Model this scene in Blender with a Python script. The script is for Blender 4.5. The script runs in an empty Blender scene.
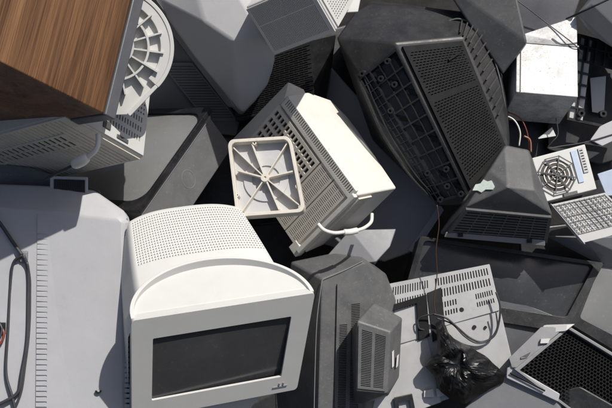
import bpy, bmesh, math, random
import numpy as np
from mathutils import Vector, Matrix
random.seed(7)
SC = bpy.context.scene
COL = SC.collection
# ---------------------------------------------------------------- camera space
K = 0.002            # metres per photo pixel on the reference plane of the heap
D = 900.0            # camera distance to that plane, in the same units
PITCH = math.radians(40)
R_ = Vector((1, 0, 0)); F_ = Vector((0, math.cos(PITCH), -math.sin(PITCH))); U_ = Vector((0, math.sin(PITCH), math.cos(PITCH)))
HEAP = Vector((0, 0, 0.95))
CAM = HEAP - F_ * D * K
ZO = 0.0             # depth at which the piece being built lies in the heap
def P(x, y, z=0.0):
    z = z+ZO
    """point of the heap seen at (x, y), z units in front of the reference plane"""
    s = (D - z) / D
    return CAM + (F_ * D + R_ * (x - 306) + U_ * (204 - y)) * s * K
def V3(p): return p if isinstance(p, Vector) else P(*p)

def solve(o, a, b, c, sg):
    """three edges that meet square to each other in a corner: find their depths"""
    o = tuple(o)
    A = [(q[0]-o[0], -(q[1]-o[1])) for q in (a, b, c)]
    ab = A[0][0]*A[1][0]+A[0][1]*A[1][1]; ac = A[0][0]*A[2][0]+A[0][1]*A[2][1]; bc = A[1][0]*A[2][0]+A[1][1]*A[2][1]
    v = -ab*ac/bc
    if v <= 0:
        print('SOLVE infeasible', o, a, b, c); v = 100
    za = sg*math.sqrt(v); z = np.array([za, -ab/za, -ac/za])
    O = P(*o)
    def fr(z):
        E = [P(q[0], q[1], o[2]+zz)-O for q, zz in zip((a, b, c), z)]
        return np.array([E[0].dot(E[1]), E[0].dot(E[2]), E[1].dot(E[2])])/K/K, E
    for it in range(25):
        f, E = fr(z); J = np.zeros((3, 3))
        for i in range(3):
            d = z.copy(); d[i] += .01; J[:, i] = (fr(d)[0]-f)/.01
        st = np.linalg.lstsq(J, -f, rcond=None)[0]
        m = max(abs(st)); st = st*min(1, 15/max(m, 1e-9)); z = z+st
    f, E = fr(z)
    return Frame(O, *E), z

class Frame:
    def __init__(s, O, A, B, C): s.O, s.A, s.B, s.C = O, A, B, C
    def pt(s, a, b, c): return s.O+s.A*a+s.B*b+s.C*c
    def quad(s, *ps): return Surf(*[s.pt(*p) for p in ps])

class Surf:
    """a four-cornered patch; u runs corner 0 to 1, v runs corner 0 to 3, n outwards"""
    def __init__(s, p0, p1, p2, p3, bulge=0.0, flip=False):
        s.q = [V3(p) for p in (p0, p1, p2, p3)]; s.bulge = bulge
        q = s.q
        n = (q[2]-q[0]).cross(q[3]-q[1]); n.normalize()
        c = (q[0]+q[1]+q[2]+q[3])/4
        if n.dot(CAM-c) < 0: n = -n
        if flip: n = -n
        s.n = n
        s.ex = ((q[1]-q[0])+(q[2]-q[3])).normalized(); s.ey = n.cross(s.ex).normalized()
        if s.ey.dot(q[3]-q[0]) < 0: s.ey = -s.ey
    def p(s, u, v, n=0.0):
        q = s.q
        b = q[0]*(1-u)*(1-v)+q[1]*u*(1-v)+q[2]*u*v+q[3]*(1-u)*v
        if s.bulge: b = b+s.n*(s.bulge*K*(1-(2*u-1)**2)*(1-(2*v-1)**2)*1.0)
        return b+s.n*n*K
    def l(s, u, v, x, y, n=0.0): return s.p(u, v, n)+s.ex*x*K+s.ey*y*K
    def sub(s, u0, v0, u1, v1, n=0.0):
        t = Surf(s.p(u0, v0, n), s.p(u1, v0, n), s.p(u1, v1, n), s.p(u0, v1, n)); t.n = s.n; return t

def catmull(pts, seg=8):
    pts = [V3(p) for p in pts]
    if len(pts) < 3: return pts
    out = []
    e = [pts[0]*2-pts[1]]+pts+[pts[-1]*2-pts[-2]]
    for i in range(1, len(e)-2):
        p0, p1, p2, p3 = e[i-1:i+3]
        for k in range(seg):
            t = k/seg
            out.append(0.5*((2*p1)+(p2-p0)*t+(2*p0-5*p1+4*p2-p3)*t*t+(3*p1-p0-3*p2+p3)*t**3))
    out.append(pts[-1]); return out

class MB:
    def __init__(s): s.v = []; s.f = []; s.m = []
    def add(s, vs, fs, mi=0):
        b = len(s.v); s.v += [V3(v) for v in vs]
        for f in fs: s.f.append([b+i for i in f]); s.m.append(mi)
        return s
    def hull(s, pts, mi=0, ang=3.0):
        bm = bmesh.new()
        for p in pts: bm.verts.new(V3(p))
        bmesh.ops.remove_doubles(bm, verts=bm.verts, dist=1e-5)
        r = bmesh.ops.convex_hull(bm, input=bm.verts)
        bad = [g for g in r['geom_interior']+r['geom_unused'] if isinstance(g, bmesh.types.BMVert)]
        if bad: bmesh.ops.delete(bm, geom=list(set(bad)), context='VERTS')
        bmesh.ops.dissolve_limit(bm, angle_limit=math.radians(ang), verts=bm.verts, edges=bm.edges)
        bm.verts.index_update()
        s.add([v.co.copy() for v in bm.verts], [[v.index for v in f.verts] for f in bm.faces], mi); bm.free(); return s
    def box(s, fr, a0, a1, b0, b1, c0, c1, mi=0):
        return s.hull([fr.pt(a, b, c) for a in (a0, a1) for b in (b0, b1) for c in (c0, c1)], mi)
    def bar(s, p, q, w, h, up, mi=0):
        """square bar from p to q, w across, h along up (units)"""
        p, q = V3(p), V3(q); d = (q-p).normalized(); x = d.cross(up).normalized(); y = x.cross(d).normalized()
        vs = [e+x*sx*w*K/2+y*sy*h*K/2 for e in (p, q) for sx, sy in ((-1, -1), (1, -1), (1, 1), (-1, 1))]
        return s.add(vs, [(0, 1, 2, 3), (7, 6, 5, 4), (0, 4, 5, 1), (1, 5, 6, 2), (2, 6, 7, 3), (3, 7, 4, 0)], mi)
    def prism(s, sf, uv, n0, n1, mi=0, loc=None):
        """closed outline on a patch, n0 to n1; loc=(u,v): outline given in units round that point"""
        if loc: g = lambda a, n: sf.l(loc[0], loc[1], a[0], a[1], n)
        else: g = lambda a, n: sf.p(a[0], a[1], n)
        k = len(uv); vs = [g(a, n0) for a in uv]+[g(a, n1) for a in uv]
        return s.add(vs, [list(range(k))[::-1], list(range(k, 2*k))]+[(i, (i+1) % k, k+(i+1) % k, k+i) for i in range(k)], mi)
    def ring(s, sf, u, v, r0, r1, n0, n1, seg=40, mi=0, a0=0, a1=360, sy=1.0, n1i=None):
        full = abs(a1-a0) >= 360; m = seg if full else seg+1
        vs = []
        for i in range(m):
            t = math.radians(a0+(a1-a0)*i/seg); c, w = math.cos(t), math.sin(t)*sy
            for r, n in ((r0, n0), (r1, n0), (r1, n1), (r0, n1)): vs.append(sf.l(u, v, r*c, r*w, n))
        fs = []
        for i in range(seg):
            a = i*4; b = ((i+1) % m)*4
            for j in range(4): fs.append((a+j, b+j, b+(j+1) % 4, a+(j+1) % 4))
        if not full: fs += [(0, 1, 2, 3), (4*seg, 4*seg+1, 4*seg+2, 4*seg+3)]
        return s.add(vs, fs, mi)
    def tube(s, pts, r, seg=8, mi=0, sm=8):
        c = catmull(pts, sm); d = (c[1]-c[0]).normalized(); x = d.orthogonal().normalized(); vs = []; fs = []
        for i, p in enumerate(c):
            d = (c[min(i+1, len(c)-1)]-c[max(i-1, 0)]).normalized(); x = (x-d*x.dot(d)).normalized(); y = d.cross(x)
            rr = (r(i/(len(c)-1)) if callable(r) else r)*K
            for k in range(seg):
                t = 2*math.pi*k/seg; vs.append(p+x*math.cos(t)*rr+y*math.sin(t)*rr)
        for i in range(len(c)-1):
            for k in range(seg): fs.append((i*seg+k, i*seg+(k+1) % seg, (i+1)*seg+(k+1) % seg, (i+1)*seg+k))
        fs += [list(range(seg))[::-1], [(len(c)-1)*seg+k for k in range(seg)]]
        return s.add(vs, fs, mi)
    def panel(s, sf, regs, top=2.0, depth=1.7, base=-0.5, nu=1, nv=1, top_mi=0, hole_mi=1, mask=None):
        """moulded panel with sunk openings; regs = (u0,u1,v0,v1,nu,nv,duty_u,duty_v[,stagger]);
        walls of every opening are real faces"""
        U = {0.0, 1.0}; W = {0.0, 1.0}
        for i in range(1, nu): U.add(round(i/nu, 5))
        for i in range(1, nv): W.add(round(i/nv, 5))
        for g in regs:
            u0, u1, v0, v1, a, b, du, dv = g[:8]; st = len(g) > 8 and g[8]
            pu = (u1-u0)/a; pv = (v1-v0)/b
            for i in range(a):
                for o in ((0,) if not st else (-.25, .25)):
                    for t in (u0+pu*(i+.5+o-du/2), u0+pu*(i+.5+o+du/2)): U.add(round(min(1, max(0, t)), 5))
            for i in range(b):
                W.add(round(v0+pv*(i+.5-dv/2), 5)); W.add(round(v0+pv*(i+.5+dv/2), 5))
        U = sorted(U); W = sorted(W)
        U = [U[0]]+[U[i] for i in range(1, len(U)) if U[i]-U[i-1] > 2e-5]; W = [W[0]]+[W[i] for i in range(1, len(W)) if W[i]-W[i-1] > 2e-5]
        def hole(u, v):
            if mask and not mask(u, v): return None
            for g in regs:
                u0, u1, v0, v1, a, b, du, dv = g[:8]; st = len(g) > 8 and g[8]
                if u0 <= u <= u1 and v0 <= v <= v1:
                    fv = (v-v0)/(v1-v0)*b; j = int(fv); fu = (u-u0)/(u1-u0)*a
                    if st: fu += .25 if j % 2 else -.25
                    if fu < 0 or fu > a: continue
                    fu -= int(fu)
                    if abs(fu-.5) < du/2 and abs(fv-j-.5) < dv/2: return 1
            return 0
        nU, nV = len(U)-1, len(W)-1
        H = [[hole((U[i]+U[i+1])/2, (W[j]+W[j+1])/2) for j in range(nV)] for i in range(nU)]
        cache = {}
        def vid(i, j, n):
            k = (i, j, n)
            if k not in cache: cache[k] = len(s.v); s.v.append(sf.p(U[i], W[j], n))
            return cache[k]
        hh = {0: top, 1: top-depth, None: base}
        for i in range(nU):
            for j in range(nV):
                h = H[i][j]
                if h is None: continue
                z = hh[h]
                s.f.append([vid(i, j, z), vid(i+1, j, z), vid(i+1, j+1, z), vid(i, j+1, z)]); s.m.append(hole_mi if h else top_mi)
                for di, dj, a, b in ((1, 0, (i+1, j), (i+1, j+1)), (0, 1, (i, j+1), (i+1, j+1)), (-1, 0, (i, j), (i, j+1)), (0, -1, (i, j), (i+1, j))):
                    ii, jj = i+di, j+dj
                    g = H[ii][jj] if 0 <= ii < nU and 0 <= jj < nV else None
                    if g == h: continue
                    z2 = hh[g]
                    if z > z2:
                        s.f.append([vid(*a, z), vid(*b, z), vid(*b, z2), vid(*a, z2)]); s.m.append(top_mi)
        return s
    def build(s, name, mats, parent=None, bevel=0.0, seg=2, smooth=False, label=None, recalc=True):
        me = bpy.data.meshes.new(name); me.from_pydata([tuple(v) for v in s.v], [], s.f)
        if not isinstance(mats, (list, tuple)): mats = [mats]
        for m in mats: me.materials.append(m)
        for p, mi in zip(me.polygons, s.m): p.material_index = min(mi, len(mats)-1)
        if recalc:
            bm = bmesh.new(); bm.from_mesh(me); bmesh.ops.recalc_face_normals(bm, faces=bm.faces); bm.to_mesh(me); bm.free()
        me.update()
        o = bpy.data.objects.new(name, me); COL.objects.link(o)
        if parent: o.parent = parent
        if smooth: me.polygons.foreach_set('use_smooth', [True]*len(me.polygons))
        if bevel:
            md = o.modifiers.new('bevel', 'BEVEL'); md.width = bevel*K; md.segments = seg; md.limit_method = 'ANGLE'; md.angle_limit = math.radians(12)
            md.harden_normals = True
            me.polygons.foreach_set('use_smooth', [True]*len(me.polygons))
        if label: o['label'] = label
        return o

THINGS = []
def tag(o, label, cat, group=None):
    o['label'] = label; o['category'] = cat
    if group: o['group'] = group
    THINGS.append(o); return o
def thing(name, label, cat, group=None):
    o = bpy.data.objects.new(name, None); COL.objects.link(o); o.empty_display_size = .05
    return tag(o, label, cat, group)
def finish():
    for t in THINGS:
        ms = [o for o in [t]+list(t.children_recursive) if o.type == 'MESH']
        vs = [v.co for o in ms for v in o.data.vertices]
        if not vs: continue
        c = Vector((sum(v.x for v in vs)/len(vs), sum(v.y for v in vs)/len(vs), min(v.z for v in vs)))
        T = Matrix.Translation(-c)
        for o in ms: o.data.transform(T)
        t.location = c

# ---------------------------------------------------------------- materials
def plastic(name, col, rough=.5, dust=None, dustamt=.25, scr=.3, bump=.25, scale=1.0, spec=.5, var=.12, metal=0.0, grime=0.25, gcol=(.03, .028, .025)):
    """worn plastic: uneven tone, dust, specks, grime patches and fine scratches"""
    m = bpy.data.materials.new(name); m.use_nodes = True; n = m.node_tree.nodes; l = m.node_tree.links
    b = n['Principled BSDF']; b.inputs['Roughness'].default_value = rough; b.inputs['Specular IOR Level'].default_value = spec; b.inputs['Metallic'].default_value = metal
    tc = n.new('ShaderNodeTexCoord'); geo = tc.outputs['Object']
    def noise(sc, det=6, ro=.6, dist=0.0, vec=None):
        t = n.new('ShaderNodeTexNoise'); t.inputs['Scale'].default_value = sc; t.inputs['Detail'].default_value = det
        t.inputs['Roughness'].default_value = ro; t.inputs['Distortion'].default_value = dist; l.new(vec or geo, t.inputs['Vector']); return t.outputs['Fac']
    def ramp(src, a, c, lo=0, hi=1):
        t = n.new('ShaderNodeMapRange'); t.inputs[1].default_value = a; t.inputs[2].default_value = c; t.inputs[3].default_value = lo; t.inputs[4].default_value = hi; l.new(src, t.inputs[0]); return t.outputs[0]
    def mix(f, a, c, bt='MIX'):
        t = n.new('ShaderNodeMix'); t.data_type = 'RGBA'; t.blend_type = bt
        if isinstance(f, float): t.inputs[0].default_value = f
        else: l.new(f, t.inputs[0])
        for i, x in ((6, a), (7, c)):
            if isinstance(x, tuple): t.inputs[i].default_value = (*x[:3], 1)
            else: l.new(x, t.inputs[i])
        return t.outputs[2]
    big = ramp(noise(5*scale, 5, .6), .3, .7, 1-var, 1+var)
    mul = n.new('ShaderNodeVectorMath'); mul.operation = 'SCALE'; mul.inputs[0].default_value = col; l.new(big, mul.inputs['Scale'])
    c = mul.outputs[0]
    if dust is not None:
        d = ramp(noise(14*scale, 9, .72, .4), .44, .72, 0, dustamt); c = mix(d, c, dust)
        sp = ramp(noise(190*scale, 3, .7), .61, .67, 0, min(1, dustamt*1.2)); c = mix(sp, c, dust)
    g = ramp(noise(34*scale, 8, .75, .8), .56, .78, 0, grime); c = mix(g, c, gcol)
    # scratches: stretched noise in two directions
    for k, (rot, sx) in enumerate((((.4, .9, .3), 6), ((1.2, .2, 1.7), 4))):
        mp = n.new('ShaderNodeMapping'); l.new(geo, mp.inputs[0]); mp.inputs['Rotation'].default_value = rot; mp.inputs['Scale'].default_value = (sx, 300, 90)
        s_ = noise(1.0, 3, .6, .3, mp.outputs[0]); sc_ = ramp(s_, .70, .76, 0, scr)
        lum = sum(col)/3; c = mix(sc_, c, tuple(min(.9, x*2.0+.06) for x in col) if lum < .35 else tuple(x*.45 for x in col))
    l.new(c, b.inputs['Base Color'])
    l.new(ramp(noise(20*scale, 6, .7), .3, .75, max(.05, rough-.12), min(1, rough+.18)), b.inputs['Roughness'])
    bp = n.new('ShaderNodeBump'); bp.inputs['Strength'].default_value = bump; bp.inputs['Distance'].default_value = .0006
    l.new(noise(900*scale, 2, .5), bp.inputs['Height'])
    b2 = n.new('ShaderNodeBump'); b2.inputs['Strength'].default_value = .25; b2.inputs['Distance'].default_value = .004
    l.new(noise(9*scale, 3, .5), b2.inputs['Height']); l.new(bp.outputs[0], b2.inputs['Normal']); l.new(b2.outputs[0], b.inputs['Normal'])
    return m
def glass(name, col, rough=.12, dustamt=.25):
    m = plastic(name, col, rough, (.35, .35, .35), dustamt, .15, .0, .6, .6, .1, 0, .1)
    return m
def wood():
    m = bpy.data.materials.new('wood_veneer'); m.use_nodes = True; n = m.node_tree.nodes; l = m.node_tree.links; b = n['Principled BSDF']
    tc = n.new('ShaderNodeTexCoord')
    def mp(scale):
        # grain runs along the cabinet's own long edge
        a = n.new('ShaderNodeVectorTransform') if False else n.new('ShaderNodeMapping'); a.vector_type = 'TEXTURE'
        l.new(tc.outputs['Object'], a.inputs[0]); a.inputs['Rotation'].default_value = WOOD_ROT; a.inputs['Scale'].default_value = scale; return a.outputs[0]
    def nz(v, sc, det, dist=0):
        t = n.new('ShaderNodeTexNoise'); t.inputs['Scale'].default_value = sc; t.inputs['Detail'].default_value = det; t.inputs['Distortion'].default_value = dist; t.inputs['Roughness'].default_value = .65
        l.new(v, t.inputs['Vector']); return t.outputs['Fac']
    f1 = nz(mp((1/.9, 1/16, 1/16)), 1, 6, .9); f2 = nz(mp((1/7., 1/520, 1/520)), 1, 5); f3 = nz(mp((1/1.6, 1/120, 1/120)), 1, 5, .3)
    r = n.new('ShaderNodeValToRGB'); e = r.color_ramp.elements
    e[0].position = .40; e[0].color = (.060, .026, .009, 1); e[1].position = .70; e[1].color = (.27, .145, .066, 1)
    x = e.new(.54); x.color = (.165, .080, .034, 1)
    ad = n.new('ShaderNodeMath'); ad.operation = 'MULTIPLY_ADD'; l.new(f1, ad.inputs[0]); ad.inputs[1].default_value = .68
    a2 = n.new('ShaderNodeMath'); a2.operation = 'MULTIPLY_ADD'; l.new(f3, a2.inputs[0]); a2.inputs[1].default_value = .40; a2.inputs[2].default_value = 0; l.new(a2.outputs[0], ad.inputs[2]); l.new(ad.outputs[0], r.inputs[0])
    mr = n.new('ShaderNodeMapRange'); mr.inputs[1].default_value = .46; mr.inputs[2].default_value = .62; mr.inputs[4].default_value = .9; l.new(f2, mr.inputs[0])
    mx = n.new('ShaderNodeMix'); mx.data_type = 'RGBA'; mx.blend_type = 'MULTIPLY'; l.new(mr.outputs[0], mx.inputs[0]); l.new(r.outputs[0], mx.inputs[6]); mx.inputs[7].default_value = (.50, .42, .36, 1)
    l.new(mx.outputs[2], b.inputs['Base Color']); b.inputs['Roughness'].default_value = .42
    bp = n.new('ShaderNodeBump'); bp.inputs['Strength'].default_value = .2; bp.inputs['Distance'].default_value = .0008; l.new(f2, bp.inputs['Height']); l.new(bp.outputs[0], b.inputs['Normal'])
    return m
# ---------------------------------------------------------------- palette
DK = (.012, .012, .013)
m_void = plastic('painted_dark_inside', (.008, .008, .009), .8, bump=0, scr=0)  # near-black floors paint in the unlit inside of openings
m_white = plastic('white_plastic', (.56, .555, .535), .45, (.45, .42, .37), .10, .06, .1, grime=.10, var=.03, gcol=(.25, .22, .18))
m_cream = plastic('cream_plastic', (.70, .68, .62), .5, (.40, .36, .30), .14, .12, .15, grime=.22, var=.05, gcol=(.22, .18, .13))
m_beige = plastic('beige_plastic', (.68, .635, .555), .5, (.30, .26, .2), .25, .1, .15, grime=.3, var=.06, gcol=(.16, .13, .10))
m_lilac = plastic('light_grey_plastic', (.44, .44, .452), .5, (.30, .29, .28), .12, .1, .2, grime=.12, var=.04, gcol=(.16, .15, .14))
m_grey = plastic('mid_grey_plastic', (.21, .213, .222), .5, (.36, .35, .34), .15, .15, .2, grime=.15, var=.05)
m_mgrey = plastic('pale_grey_plastic', (.50, .50, .505), .45, (.36, .35, .34), .12, .08, .2, grime=.1, var=.04)
m_dgrey = plastic('dark_grey_plastic', (.075, .076, .078), .5, (.26, .25, .24), .22, .35, .3, grime=.2)
m_soot = plastic('matt_black_plastic', (.009, .009, .0095), .6, (.15, .145, .14), .05, .2, .3, spec=.2, grime=0)
m_pale = plastic('dull_grey_plastic', (.24, .24, .245), .5, (.36, .35, .34), .15, .2, .2, grime=.25)
m_slate = plastic('slate_plastic', (.32, .322, .34), .45, (.3, .3, .3), .12, .2, .2, grime=.1)
m_ash = plastic('ash_grey_plastic', (.095, .096, .098), .5, (.32, .31, .29), .2, .35, .3, grime=.2)
m_tv = plastic('slate_grey_plastic', (.135, .136, .138), .5, (.34, .33, .31), .2, .35, .3, grime=.2)
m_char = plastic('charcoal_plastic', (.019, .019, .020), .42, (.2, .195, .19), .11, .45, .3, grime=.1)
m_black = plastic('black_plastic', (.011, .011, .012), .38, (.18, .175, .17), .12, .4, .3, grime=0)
m_navy = plastic('blue_grey_plastic', (.085, .087, .096), .42, (.2, .2, .21), .12, .2, .2, grime=.1)
m_brown = plastic('brown_cable', (.06, .03, .02), .5, scr=0)
m_steel = plastic('zinc_sheet', (.44, .44, .435), .42, (.3, .28, .25), .2, .2, .0, grime=.25, var=.08, metal=.15)
m_paint = plastic('chipped_white_paint', (.68, .68, .67), .45, (.16, .15, .13), .8, .5, .2, grime=.5, var=.04, scale=1.3)
m_cable_d = plastic('dark_cable', (.045, .045, .05), .45, scr=0)
m_cable_w = plastic('white_cable', (.72, .70, .64), .4, scr=0, grime=.2, gcol=(.2, .17, .13))
m_red = plastic('red_cable', (.20, .045, .03), .4, scr=0)
m_orange = plastic('copper_cable', (.30, .15, .08), .4, scr=0)
m_crt = glass('dark_crt_glass', (.055, .055, .057), .2, .05)
m_crtg = glass('grey_crt_glass', (.19, .193, .188), .16, .15)
m_crtb = glass('smoky_crt_glass', (.035, .036, .038), .22, .07)
m_bag = plastic('black_bag_film', (.005, .005, .0055), .36, bump=.3, scr=.1)
m_label = plastic('torn_paper_label', (.60, .68, .62), .7, (.3, .33, .3), .5, .2, .1)
m_ground = plastic('dark_soil', (.018, .017, .016), .95, (.06, .055, .05), .5, 0, .6)
m_blue = plastic('pale_blue_panel', (.42, .50, .62), .4, scr=.1)

def shell(name, label, cat, pts, mat, part='casing', bevel=2.0, group=None, seg=2):
    t = thing(name, label, cat, group)
    h = MB().hull(pts).build(part, mat, t, bevel=bevel, seg=seg)
    return t, h

# ================================================================ ground bank under the heap
def ground():
    g = MB(); nx, ny = 60, 60; c = HEAP-F_*(-460*K)   # lies well behind the heap face
    prof = []
    # section of a bank: foot on level ground, slope behind the heap, level crest
    base = HEAP+F_*(340*K)
    sl = math.radians(50)
    import mathutils
    for j in range(ny+1):
        s = -3.6+7.2*j/ny
        # s along the slope, level beyond +-1.1 m
        a = max(-.95, min(1.4, s)); y = base.y+a*math.cos(sl)+(s-a); z = base.z+a*math.sin(sl); prof.append((y, z))
    for j in range(ny+1):
        for i in range(nx+1):
            x = -4+8*i/nx; y, z = prof[j]
            w = mathutils.noise.noise(Vector((x*2, y*2, z*2)))*.07+mathutils.noise.noise(Vector((x*7, y*7, 3)))*.025
            g.v.append(Vector((x, y-w*.5, z+w*.6)))
    for j in range(ny):
        for i in range(nx):
            a = j*(nx+1)+i; g.f.append([a, a+1, a+nx+2, a+nx+1]); g.m.append(0)
    o = g.build('ground', m_ground, None, smooth=True, recalc=False); o['kind'] = 'structure'
ground()

ZO = 34
# ================================================================ wood television
fr, z = solve((104, 114, 105), (131, 3), (2, 63), (6, 129), -1)
print('wood', z)
WOOD_ROT = Matrix([[fr.A.normalized()[i], fr.B.normalized()[i], fr.A.cross(fr.B).normalized()[i]] for i in range(3)]).to_euler()
m_wood = wood()
t = thing('wood_veneer_television', 'television in a brown wood veneer cabinet lying at the upper left of the heap', 'television')
MB().box(fr, 0, 1.3, 0, 1.5, 0, 1.35).build('cabinet', m_wood, t, bevel=1.6)
b = MB(); b.box(fr, -.008, 1.33, -.115, 0, -.012, 1.38)
b.build('front_frame', m_navy, t, bevel=1.5)
b = MB(); b.box(fr, .08, 1.22, -.14, -.10, .1, 1.25); b.build('screen', m_crt, t, bevel=6, seg=3)

# ================================================================ white swivel base beside it
t = thing('swivel_base', 'round white swivel base with open ribs, half hidden behind the wood television', 'monitor base')
sf = Surf((60, -8, 66), (168, -8, 44), (168, 100, 34), (60, 100, 56))
W = 114; 
def stad(r, rr=None):   # round outline with one straight tangent side towards the lower left
    pts = []
    for k in range(49):
        a = math.radians(-180+ k*225/48.0)
        pts.append((r*math.cos(a), r*math.sin(a)))
    e = pts[-1]; pts.append((e[0]-34*.72, e[1]+34*.72)); pts.append((-r*.9, e[1]+34*.72)); return pts
b = MB(); b.prism(sf, stad(53), -5, -1.5, loc=(.5, .5)); b.build('dish', m_white, t, bevel=.8)
b = MB(); b.ring(sf, .5, .5, 49.5, 53.2, -4, 4, 64, a0=-180, a1=45)
e = math.radians(45)
b.bar(sf.l(.5, .5, 51*math.cos(e), 51*math.sin(e), 0), sf.l(.5, .5, 51*math.cos(e)-26, 51*math.sin(e)+26, 0), 3.5, 8, sf.n)
b.ring(sf, .5, .5, 41, 49.6, -2, 3.2, 64, a0=-120, a1=45)
b.build('rim', m_white, t, bevel=.6)
b = MB(); b.ring(sf, .5, .5, 29, 31, -2, 6, 48); b.ring(sf, .5, .5, 14, 17, -2, 8, 36); b.build('ring_rib', m_white, t)
for k in range(15):
    a = math.radians(k*24+8); c, s_ = math.cos(a), math.sin(a)
    MB().bar(sf.l(.5, .5, 15*c, 15*s_, 1.5), sf.l(.5, .5, 44*c, 44*s_, 1.5), 1.5, 11 if k % 2 else 8, sf.n).build('rib', m_white, t)

# ================================================================ beige box under the wood television
fr, z = solve((143, 158, 0), (151, 84), (83, 124), (55, 178), -1)
print('beige box', z)
t = thing('beige_monitor', 'beige monitor lying on its side under the wood television, white plug on it', 'monitor')
MB().box(fr, 0, 1.05, 0, 1.25, 0, 2.2).build('casing', m_beige, t, bevel=1.5)
s1 = fr.quad((.02, 0.02, 0), (.02, 1.2, 0), (1.0, 1.2, 0), (1.0, .02, 0))
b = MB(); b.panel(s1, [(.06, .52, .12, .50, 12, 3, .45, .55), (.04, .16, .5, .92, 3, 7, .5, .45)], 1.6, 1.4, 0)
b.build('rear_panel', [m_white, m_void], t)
b = MB(); b.prism(s1, [(.2, .56), (.46, .56), (.46, .9), (.2, .9)], 1.5, 2.4); b.build('rating_plate', m_blue, t)
b = MB(); b.prism(s1, [(.50, .07), (.60, .07), (.60, .16), (.50, .16)], 1.2, 3); b.prism(s1, [(.24, .03), (.40, .03), (.40, .08), (.24, .08)], 1.2, 2.6); b.build('socket', m_dgrey, t, bevel=.4)
s2 = fr.quad((0, .02, .02), (0, 1.24, .02), (0, 1.24, 2.18), (0, .02, 2.18))
b = MB(); b.panel(s2, [(.02, .98, .03, .98, 1, 46, .99, .35)], 1.6, .9, 0, top_mi=0, hole_mi=0)
b.build('ribbed_side', m_beige, t)
b = MB(); b.panel(s2.sub(.50, .10, .76, .95, 1.4), [(.06, .94, .02, .98, 2, 30, .84, .5)], 1.2, 1.0, 0); b.build('vent', [m_beige, m_void], t)
# its lead
t = thing('plug_cable', 'short white lead with a moulded plug curling out of the beige monitor', 'cable')
MB().tube([(98, 134, 66), (98, 144, 68), (95, 151, 68), (88, 157, 66)], 2.3, 10).build('cord', m_cable_w, t, smooth=True)
b = MB().tube([(88, 157, 66), (83, 160, 65), (77, 163, 63), (73, 165, 61)], lambda u: 3.0+2.2*math.sin(min(1, max(0, u))*math.pi)**.5, 12); b.build('plug', m_cable_w, t, smooth=True)
MB().tube([(74, 165, 60), (66, 169, 56), (57, 173, 48), (46, 179, 36)], 1.5, 8).build('cord', m_cable_d, t, smooth=True, label='thin end of the lead')

ZO = 40
# ================================================================ dark things between
t, h = shell('dark_set_top_box', 'flat dark box wedged between the beige monitor and the large light grey television', 'electronic box',
    [(-30, 160, -25), (34, 168, -28), (100, 190, -30), (104, 208, -34), (-30, 210, -30), (-30, 165, -90), (100, 200, -90)], m_dgrey, bevel=1.5)
t, h = shell('small_speaker_grille', 'small grey frame with a black grille above the large light grey television', 'speaker',
    [(50, 176, -12), (88, 177, -12), (88, 197, -12), (50, 197, -12), (50, 176, -40), (88, 177, -40), (88, 197, -40), (50, 197, -40)], m_lilac, 'frame', 1)
sf = Surf((54, 179, -11.5), (85, 180, -11.5), (85, 194, -11.5), (54, 194, -11.5))
b = MB(); b.panel(sf, [(.02, .98, .03, .97, 16, 7, .55, .55)], .8, .6, -.2); b.build('grille', [m_black, m_void], t)

# ================================================================ large light grey television, seen from behind
t = thing('light_grey_television', 'large light grey television back filling the lower left, with two columns of fine slots', 'television')
MB().hull([(-90, 203, 8), (60, 212, 11), (122, 219, 9), (131, 224, 2), (131, 445, 16), (123, 450, 24), (-90, 450, 24),
           (-90, 180, -16), (60, 186, -14), (95, 190, -15), (104, 201, -8), (128, 213, -6),
           (-90, 204, -150), (90, 208, -150), (124, 240, -120), (135, 440, -120), (-90, 440, -150)], ang=1).build('casing', m_lilac, t, bevel=4, seg=4)
sf = Surf((38, 215, 9.6), (129.5, 223, 4), (130.5, 440, 19.5), (36, 440, 23))
b = MB(); b.panel(sf, [(.0, .115, .075, .985, 1, 39, .99, .34), (.92, .995, .075, .985, 1, 39, .97, .30)], 2.2, 1.9, -1.5, nv=1)
b.build('slotted_panel', [m_lilac, m_void], t)
b = MB(); sq = Surf((52, 385, 22), (60, 385, 22), (60, 393, 22), (52, 393, 22))
b.ring(Surf((94, 385, 20), (104, 385, 20), (104, 395, 20), (94, 395, 20)), .5, .5, 1.4, 2.8, 2, 4, 16, a0=0, a1=180); b.build('mould_mark', m_void, t)
b = MB(); b.hull([(18, 250, 11), (29, 250, 11), (29, 264, 11), (18, 264, 11), (20, 252, 17), (27, 252, 17), (27, 262, 17), (20, 262, 17)]); b.build('cable_clip', m_grey, t, bevel=1)
b = MB(); b.prism(Surf((-8, 322, 14), (7, 322, 14), (7, 334, 14), (-8, 334, 14)), [(0, 0), (1, 0), (1, 1), (0, 1)], 0, 5); b.build('socket', m_black, t, bevel=.6)
t = thing('dark_power_cable', 'dark power cable clipped to the large light grey television and hanging in two loops', 'cable')
MB().tube([(-14, 205, 22), (2, 226, 16), (12, 241, 15), (22, 255, 19)], 1.7, 8).build('cord', m_cable_d, t, smooth=True)
MB().tube([(22, 255, 19), (13, 264, 16), (10, 290, 15), (8, 330, 18), (6, 372, 22), (12, 396, 25), (18, 420, 26)], 1.4, 8).build('cord', m_cable_d, t, smooth=True)
MB().tube([(24, 256, 19), (28, 270, 16), (28, 300, 16), (27, 340, 19), (22, 372, 23), (18, 392, 25), (4, 402, 26), (-12, 408, 26)], 1.7, 8).build('cord', m_cable_d, t, smooth=True)
MB().tube([(27, 262, 18), (30, 285, 15), (29, 330, 18), (25, 365, 22), (21, 392, 24), (14, 410, 26)], 1.3, 8).build('cord', m_cable_d, t, smooth=True)
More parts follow.
